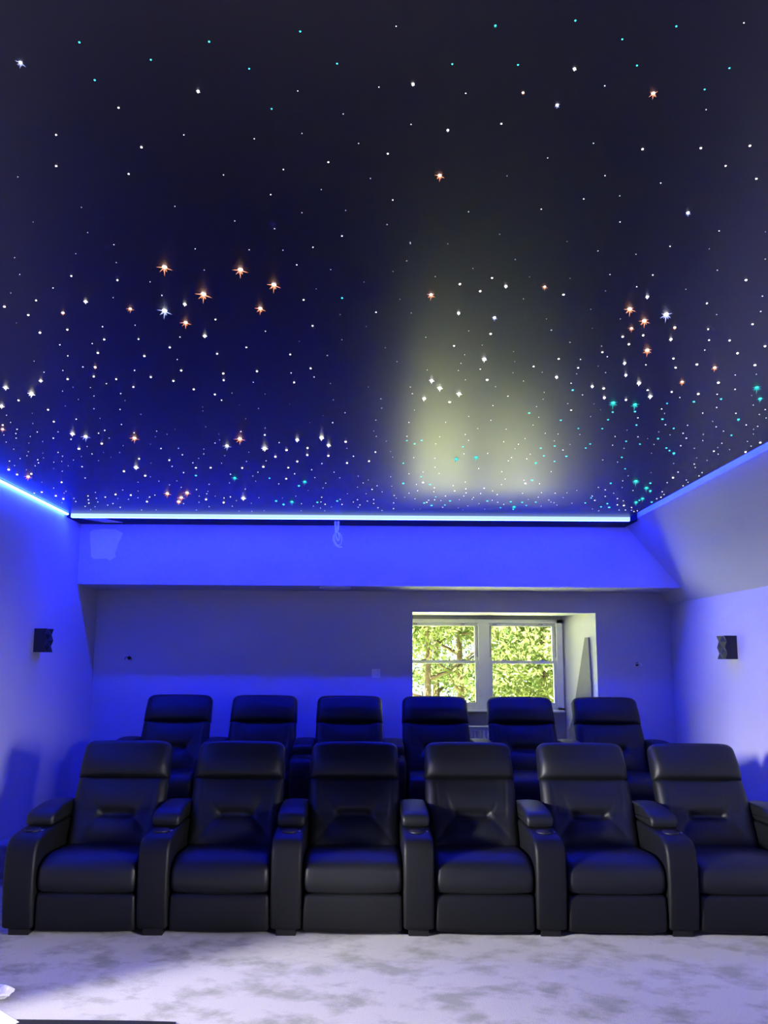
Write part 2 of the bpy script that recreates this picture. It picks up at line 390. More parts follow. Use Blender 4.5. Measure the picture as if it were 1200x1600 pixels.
# radiator under the window
rad = thing('radiator', (1.25, 7.93, RZ + 0.10), 'white ribbed radiator under the rear window, glimpsed between two seats', 'radiator')
bm = bmesh.new(); box(bm, -0.5, 0.5, -0.02, 0.02, 0, 0.55)
for k in range(24):
    x = -0.49 + 0.98 * k / 23; prism(bm, [(x - 0.014, -0.02), (x - 0.008, -0.034), (x + 0.008, -0.034), (x + 0.014, -0.02)], 'z', 0.03, 0.52)
link('panel', bm, 'radiator', rad)
bm = bmesh.new(); box(bm, -0.505, 0.505, -0.038, 0.045, 0.55, 0.565); bevel(bm, 0.004); link('top_grille', bm, 'radiator', rad)
for x in (-0.45, 0.45):
    bm = bmesh.new(); tube(bm, [(x, 0, 0), (x, 0, -0.10)], 0.009); link('pipe', bm, 'metal', rad)

# ------------------------------------------------------------------ recliner seats
def frame_pt(s, d):
    """backrest plane: s along the slope from its foot, d outwards from the front face (towards the sitter)"""
    a = math.radians(24.3); y0, z0 = 0.405, 0.365
    return (y0 + s * math.sin(a) - d * math.cos(a), z0 + s * math.cos(a) + d * math.sin(a))
def edge_samples(n, e=0.12):
    out = []
    for k in range(7): out.append(-1 + e * (1 - math.cos(PI / 2 * k / 6)))
    for k in range(1, n): out.append(-1 + e + (2 - 2 * e) * k / n)
    return out + [-v for v in out[:7][::-1]]
def slab(width, s0, s1, base_d, tf, tb, detail=None, nu=30, nv=30, rc=(0.05, 0.02), p=9.0, q=0.36):
    bm = bmesh.new(); us = edge_samples(nu); vs = edge_samples(nv); H = s1 - s0
    F_, B_ = [], []
    for v in vs:
        s = (v + 1) / 2; L = s0 + s * H; hw = width(s) / 2
        top = (s1 - L); bot = (L - s0)
        if top < rc[0]: hw -= rc[0] * (1 - math.sqrt(max(0, 1 - (1 - top / rc[0]) ** 2)))
        if bot < rc[1]: hw -= rc[1] * (1 - math.sqrt(max(0, 1 - (1 - bot / rc[1]) ** 2)))
        rf, rb = [], []
        for u in us:
            e = (max(0, 1 - abs(u) ** p) * max(0, 1 - abs(v) ** p)) ** q
            df = base_d + tf * e
            if detail: df += detail(u, s) * min(1, e * 1.2)
            db = base_d - tb * e
            y, z = frame_pt(L, df); rf.append(bm.verts.new((u * hw, y, z)))
            y, z = frame_pt(L, db); rb.append(bm.verts.new((u * hw, y, z)))
        F_.append(rf); B_.append(rb)
    for G in (F_, B_):
        for A, B in zip(G, G[1:]):
            for i in range(len(us) - 1): bm.faces.new((A[i], A[i + 1], B[i + 1], B[i]))
    bmesh.ops.remove_doubles(bm, verts=bm.verts, dist=1e-5)
    return bm
def segd(px, py, a, b):
    ax, ay = a; bx, by = b; dx, dy = bx - ax, by - ay
    t = max(0, min(1, ((px - ax) * dx + (py - ay) * dy) / (dx * dx + dy * dy)))
    return math.hypot(px - ax - t * dx, py - ay - t * dy), t
def lumbar_detail(u, s):
    X = u * 0.30; Z = s * 0.44          # metres on the cushion
    h = 0.0
    def groove(a, b, depth, w, fade=False):
        d, t = segd(X, Z, a, b)
        k = (1 - 0.6 * t) if fade else 1
        return -0.62 * depth * k * math.exp(-(d / w) ** 2)
    g0 = 0.205
    h += groove((-0.085, g0), (0.085, g0), 0.046, 0.029)
    for sg in (-1, 1):
        h += groove((sg * 0.10, g0), (sg * 0.255, 0.04), 0.010, 0.016, True)
        h += groove((sg * 0.10, g0), (sg * 0.155, 0.265), 0.012, 0.012, True)
        h += groove((sg * 0.215, 0.20), (sg * 0.235, 0.43), 0.006, 0.008)
        h += groove((sg * 0.135, g0 + 0.01), (sg * 0.26, 0.23), 0.006, 0.012, True)
        h += groove((sg * 0.14, g0 + 0.03), (sg * 0.165, 0.33), 0.005, 0.008, True)
    h += 0.018 * math.exp(-((Z - 0.31) / 0.075) ** 2 - (X / 0.20) ** 4)
    h += 0.024 * math.exp(-((Z - 0.105) / 0.075) ** 2 - (X / 0.19) ** 4)
    h += 0.012 * math.exp(-((abs(X) - 0.25) / 0.05) ** 2)
    return h
def head_detail(u, s):
    return 0.014 * (1 - u * u) + 0.022 * math.exp(-((s - 0.40) / 0.33) ** 2) - 0.004 * math.exp(-((s - 0.93) / 0.05) ** 2)
def lerp(a, b, t): return a + (b - a) * t
SH = 0.284
def make_seat():
    root = thing('cinema_recliner', (0, 0, 0), 'x', 'recliner seat')
    link('base', loft_x([(0.07, 0.03, 0.01), (0.07, 0.24, 0.01), (0.80, 0.24, 0.03), (0.80, 0.03, 0.01)], 0.27, 0.008), 'black', root, True)
    link('footrest', loft_x([(0.012, 0.028, 0.03), (0.0, 0.13, 0.06), (0.008, 0.232, 0.03), (0.065, 0.232, 0.01), (0.065, 0.028, 0.01)], SH, 0.022, 0.006), 'leather_side', root, True)
    def ex(u, q, n):
        if q.y > 0.33:
            sag = 0.010 * math.exp(-((q.x - 0.33) / 0.10) ** 2) * (1 - u * u)
            q = Vector((q.x, q.y - sag + 0.006 * math.exp(-((q.x - 0.14) / 0.06) ** 2)))
        return q
    link('seat_cushion', loft_x([(0.018, 0.238, 0.02), (-0.008, 0.30, 0.05), (0.018, 0.405, 0.10), (0.22, 0.424, 0.12), (0.50, 0.402, 0.03), (0.50, 0.25, 0.02)], SH, 0.034, 0.012, maxlen=0.02, ang=9, extra=ex), 'leather', root, True)
    link('backrest', slab(lambda s: lerp(0.575, 0.56, s), 0.02, 0.70, -0.055, 0.03, 0.085, nu=12, nv=16, rc=(0.06, 0.02)), 'leather_side', root, True)
    link('lumbar_cushion', slab(lambda s: lerp(0.575, 0.592, min(1, s * 1.6)) - 0.010 * max(0, s - 0.65) / 0.35, 0.02, 0.475, -0.035, 0.045, 0.035, lumbar_detail, 56, 56, rc=(0.02, 0.05), p=10), 'leather', root, True)
    link('headrest', slab(lambda s: lerp(0.592, 0.572, s), 0.462, 0.715, -0.040, 0.062, 0.060, head_detail, 26, 30, rc=(0.055, 0.015), p=8, q=0.40), 'leather', root, True)
    # stitched seam low on each back side
    for sg in (-1, 1):
        bm = bmesh.new()
        pts = [Vector((sg * 0.285, *frame_pt(0.47 + 0.2 * k / 6, -0.03))) for k in range(7)]
        tube(bm, pts, 0.0025, 6); link('piping', bm, 'black', root, True)
    return root
def make_arm():
    root = thing('recliner_armrest', (0, 0, 0), 'x', 'armrest')
    link('arm_body', loft_x([(0.022, 0.042, 0.02), (0.0, 0.22, 0.10), (0.0, 0.40, 0.10), (0.028, 0.520, 0.07), (0.12, 0.545, 0.04), (0.26, 0.553, 0.03), (0.80, 0.555, 0.06), (0.86, 0.30, 0.08), (0.80, 0.042, 0.02)], 0.0885, 0.020, 0.003, nu=6, maxlen=0.03), 'leather_side', root, True)
    link('arm_pad', loft_x([(0.252, 0.560, 0.012), (0.246, 0.600, 0.03), (0.275, 0.632, 0.04), (0.45, 0.655, 0.10), (0.66, 0.650, 0.06), (0.74, 0.600, 0.05), (0.74, 0.560, 0.012)], 0.084, 0.018, 0.006, nu=8, maxlen=0.025), 'leather', root, True)
    bm = bmesh.new(); lathe(bm, [(0.034, 0.001), (0.037, 0.008), (0.043, 0.010), (0.048, 0.006), (0.049, -0.004), (0.036, -0.006)], 28, (0, 0.165, 0.5475))
    cup = link('cup_holder', bm, 'black', root, True)
    bm = bmesh.new(); lathe(bm, [(0.041, 0.006), (0.041, 0.0102), (0.02, 0.0104)], 24, (0, 0.165, 0.5475)); link('cup_dark_disc', bm, 'mat', cup, True)  # flat matte black disc drawn for the dark hollow of the cup
    bm = bmesh.new(); box(bm, 0.052, 0.066, 0.15, 0.18, 0.548, 0.5535); bevel(bm, 0.002); link('control_button', bm, 'metal', root)
    for y in (0.05, 0.68):
        bm = bmesh.new(); box(bm, -0.058, 0.058, y, y + 0.09, 0.0, 0.045); bevel(bm, 0.004); link('foot', bm, 'black', root)
    return root
seat0 = make_seat(); arm0 = make_arm()
FRONT_Y, REAR_Y = 4.50, 6.15
seat_n = ['leftmost', 'second from the left', 'third from the left', 'third from the right', 'second from the right', 'rightmost']
used = [False, False]
def put(src, k, x, y, z, label, group):
    if not used[k]: o = src; used[k] = True
    else: o = copy_tree(src)
    o.location = (x, y, z); tag(o, label, None, group); return o
for i in range(6):
    put(seat0, 0, -1.570 + 0.756 * i, FRONT_Y + 0.008 * (i - 2.5), 0.0, 'black leather recliner on the carpet, %s of the front row' % seat_n[i], 'black leather recliners in the front row')
for i in range(6):
    extra = [' before the blue wall', '', '', ' before the left window', ' before the right window', ' beside the window recess'][i]
    put(seat0, 0, -1.640 + 0.757 * i, REAR_Y, RZ, 'black recliner, %s of the raised rear row%s' % (seat_n[i], extra), 'black leather recliners in the raised rear row')
arm_n = ['at the left end of the', 'first shared from the left in the', 'second shared from the left in the', 'middle one of the', 'second shared from the right in the', 'first shared from the right in the', 'at the right end of the']
for r_, (x0, y, z, st, nm) in enumerate(((-1.948, FRONT_Y - 0.015, 0.0, 0.756, 'front row'), (-2.018, REAR_Y - 0.01, RZ, 0.757, 'raised rear row'))):
    for i in range(7):
        put(arm0, 1, x0 + st * i, y + (0.008 * (i - 3) if r_ == 0 else 0), z, 'black armrest with cup holder, %s %s' % (arm_n[i], nm), 'armrests of the ' + nm)

# ------------------------------------------------------------------ wall speakers
def speaker(name, side, loc, label):
    """box on a side wall; the face towards the room is folded into facets"""
    o = thing(name, loc, label, 'speaker', 'faceted wall speakers')
    sx = -side; w, h, dp = 0.14, 0.19, 0.10
    bm = bmesh.new(); box(bm, 0, sx * dp * 0.72, -w / 2, w / 2, -h / 2, h / 2); link('cabinet', bm, 'speaker', o)
    bm = bmesh.new(); ny, nz = 2, 4
    G = [[None] * (nz + 1) for _ in range(ny + 1)]
    for a in range(ny + 1):
        for c in range(nz + 1):
            y = -w / 2 + w * a / ny; z = -h / 2 + h * c / nz
            d = dp * (1.0 if (a + c) % 2 == 0 else 0.84)
            G[a][c] = bm.verts.new((sx * d, y, z))
    bk = [[bm.verts.new((sx * dp * 0.7, -w / 2 + w * a / ny, -h / 2 + h * c / nz)) for c in range(nz + 1)] for a in range(ny + 1)]
    for a in range(ny):
        for c in range(nz):
            q = [G[a][c], G[a + 1][c], G[a + 1][c + 1], G[a][c + 1]]
            if (a + c) % 2: bm.faces.new((q[0], q[1], q[2])); bm.faces.new((q[0], q[2], q[3]))
            else: bm.faces.new((q[0], q[1], q[3])); bm.faces.new((q[1], q[2], q[3]))
            bm.faces.new((bk[a][c], bk[a][c + 1], bk[a + 1][c + 1], bk[a + 1][c]))
    ring = [(a, 0) for a in range(ny + 1)] + [(ny, c) for c in range(1, nz + 1)] + [(a, nz) for a in range(ny - 1, -1, -1)] + [(0, c) for c in range(nz - 1, 0, -1)]
    for i in range(len(ring)):
        p_, q_ = ring[i], ring[(i + 1) % len(ring)]
        bm.faces.new((G[p_[0]][p_[1]], G[q_[0]][q_[1]], bk[q_[0]][q_[1]], bk[p_[0]][p_[1]]))
    link('faceted_grille', bm, 'speaker', o)
    return o
speaker('wall_speaker', -1, (XL, 6.18, 1.70), 'black faceted speaker on the blue-lit left wall')
speaker('wall_speaker', 1, (XR, 6.24, 1.68), 'black faceted speaker on the pale lit right wall')

# ------------------------------------------------------------------ small things on the walls
sw = thing('light_switch', (0.117, YR, 1.432), 'small white switch plate on the rear wall left of the window', 'light switch')
bm = bmesh.new(); box(bm, -0.043, 0.043, -0.010, 0, -0.043, 0.043); bevel(bm, 0.003); link('plate', bm, 'white', sw)
bm = bmesh.new(); prism(bm, [(-0.010, -0.03), (-0.026, -0.035), (-0.012, 0.035), (-0.010, 0.035)], 'x', 0.014, 0.038); link('rocker', bm, 'primer', sw)
for x, z, lab in ((-2.31, 1.566, 'short dark wire stub poking out of the rear wall on the left'), (2.68, 1.536, 'short wire stub poking out of the rear wall right of the window')):
    o = thing('wire_stub', (x, YR, z), lab, 'wire')
    bm = bmesh.new(); lathe(bm, [(0.016, 0.0), (0.018, 0.004), (0.008, 0.006)], 16)
    bmesh.ops.rotate(bm, verts=bm.verts, cent=(0, 0, 0), matrix=Matrix.Rotation(PI / 2, 3, 'X')); link('grommet', bm, 'black', o, True)
    for dx in (-0.03, 0.03):
        bm = bmesh.new(); tube(bm, smooth_path([(0, 0, 0), (dx * 0.4, -0.03, 0.008), (dx, -0.04, 0.0), (dx * 1.1, -0.035, -0.02)], 5), 0.003, 6)
        link('wire', bm, 'cable' if x > 0 else 'black', o, True)
# round plate flush under the bulkhead
o = thing('round_ceiling_plate', (-0.28, 7.14, ZB), 'round pale flush plate on the underside of the bulkhead', 'ceiling light')
bm = bmesh.new(); lathe(bm, [(0.15, 0), (0.15, -0.006), (0.135, -0.010)], 40); link('rim', bm, 'primer', o, True)
bm = bmesh.new(); lathe(bm, [(0.13, -0.009), (0.125, -0.012), (0.02, -0.013)], 40); link('cover', bm, 'primer', o, True)
# coiled cable hanging from the ledge
s = 0.0057
def cp(px, py, dy=0.0): return (-0.254 + (px - 527) * s, 6.74 + dy, ZC - 0.02 + (810 - py) * s)
bm = bmesh.new()
tube(bm, smooth_path([cp(524.5, 809), cp(524, 814), cp(524.5, 822), cp(525, 828), cp(526, 836, -.01), cp(529, 843, -.015), cp(531, 838, -.02), cp(529, 831, -.02), cp(525, 830, -.01), cp(523, 836, 0), cp(525, 846, .01), cp(530, 850, .01), cp(534, 845, 0), cp(534, 836, -.01), cp(530, 830, -.012)], 8), 0.0065, 8)
tube(bm, smooth_path([cp(529.5, 809), cp(529.5, 816, .01), cp(529, 824, .01), cp(526, 829, .01), cp(522, 834, .01), cp(521.5, 841, .01), cp(525, 849, .005), cp(530, 852.5), cp(535, 853, -.01)], 8), 0.0065, 8)
tube(bm, smooth_path([cp(527, 808, .012), cp(527, 818, .012), cp(527, 829, .012)], 6), 0.005, 8)
tag(link('hanging_cable', bm, 'cable', None, True), 'looped pale cable hanging from the ledge in front of the bulkhead', 'cable')
# things on the carpet at the lower left
bm = bmesh.new(); bmesh.ops.create_icosphere(bm, subdivisions=3, radius=0.045)
for v in bm.verts:
    n_ = math.sin(v.co.x * 90 + 1) * math.cos(v.co.y * 110) + math.sin(v.co.z * 130 + v.co.x * 60)
    v.co *= 1 + 0.16 * n_; v.co.z = v.co.z * 0.62 + 0.024
    if v.co.z < 0: v.co.z = 0
tag(link('crumpled_tissue', bm, 'paper', None, False, (-1.665, 3.72, 0.0)), 'small crumpled white tissue on the carpet at lower left', 'tissue')
bm = bmesh.new(); prism(bm, [(-1.70, 3.66), (-1.60, 3.575), (-1.47, 3.47), (-1.56, 3.30), (-1.85, 3.42)], 'z', 0.0, 0.006)
tag(link('paper_sheet', bm, 'paper'), 'corner of a white paper sheet on the carpet', 'paper')
bm = bmesh.new(); prism(bm, [(-1.49, 3.496), (-1.0, 3.492), (-0.80, 3.484), (-0.80, 3.15), (-1.49, 3.15)], 'z', 0.0, 0.005)
tag(link('floor_mat', bm, 'mat'), 'edge of a black mat beside the white paper sheet', 'mat')

# ------------------------------------------------------------------ garden outside the window
GZ = -3.0
bm = bmesh.new(); box(bm, -60, 70, 9.0, 90, GZ - 0.1, GZ); struct('ground', bm, 'lawn')
def tree(loc, h, crown, leafm, label, nleaf, seed, trunk_r=0.16, lean=0.0, base=0.35):
    rnd = random.Random(seed)
    o = thing('garden_tree', loc, label, 'tree', 'trees outside the window')
    bm = bmesh.new()
    tube(bm, smooth_path([(0, 0, 0), (lean * 0.3, 0, h * 0.25), (lean * 0.6, 0.05, h * 0.5), (lean, 0.1, h * 0.8)], 5), lambda t: trunk_r * (1 - 0.75 * t), 9)
    for k in range(9):
        t = 0.3 + 0.06 * k; a = rnd.uniform(0, 2 * PI); L_ = crown * rnd.uniform(0.5, 0.9)
        b0 = Vector((lean * t, 0.03, h * t)); b1 = b0 + Vector((math.cos(a) * L_, math.sin(a) * L_, L_ * rnd.uniform(0.3, 0.8)))
        tube(bm, [b0, (b0 + b1) / 2 + Vector((0, 0, -0.1)), b1], lambda t, r=trunk_r: r * 0.38 * (1 - 0.8 * t), 6)
    link('trunk', bm, 'bark', o, True)
    bm = bmesh.new(); zc = h * (base + 1) / 2; hz = h * (1 - base) / 2
    cl = []
    for k in range(95):
        while True:
            p_ = Vector((rnd.uniform(-1, 1), rnd.uniform(-1, 1), rnd.uniform(-1, 1)))
            if 0.25 < p_.length < 1: break
        cl.append(Vector((p_.x * crown, p_.y * crown, zc + p_.z * hz)))
    for k in range(nleaf):
        c = rnd.choice(cl); p_ = c + Vector((rnd.gauss(0, .33), rnd.gauss(0, .33), rnd.gauss(0, .26)))
        n_ = Vector((rnd.gauss(0, 1), rnd.gauss(-0.5, 1), rnd.gauss(0.7, 1))).normalized()
        a = n_.orthogonal().normalized(); a.rotate(Matrix.Rotation(rnd.uniform(0, 6.28), 3, n_)); b_ = n_.cross(a)
        L_ = rnd.uniform(0.06, 0.12); w_ = L_ * 0.6
        bm.faces.new([bm.verts.new(q) for q in (p_ - a * L_, p_ + b_ * w_ * 0.6, p_ + a * L_, p_ - b_ * w_ * 0.6)])
    link('foliage', bm, leafm, o)
    return o
tree((1.62, 20.0, GZ), 8.5, 1.8, 'leaf_yellow', 'yellow-green tree with a stout trunk seen at the left of the window', 9000, 1, 0.16, 0.1, 0.60)
tree((2.80, 21.5, GZ), 8.8, 1.6, 'leaf_green', 'tree with a bare brown trunk in the middle of the left window', 9000, 2, 0.17, -0.15, 0.60)
tree((4.6, 19.8, GZ), 7.6, 2.0, 'leaf_yellow', 'dense sunlit yellow-green tree filling the right window', 13000, 3, 0.15, 0.1, 0.25)
tree((2.6, 27.5, GZ), 9.5, 3.2, 'leaf_green', 'darker green tree behind the trunks in the left window', 14000, 4, 0.2, 0.0, 0.12)
tree((6.8, 26.5, GZ), 9.0, 3.2, 'leaf_yellow', 'pale leafy tree farther back at the right of the window', 14000, 5, 0.2, 0.0, 0.12)

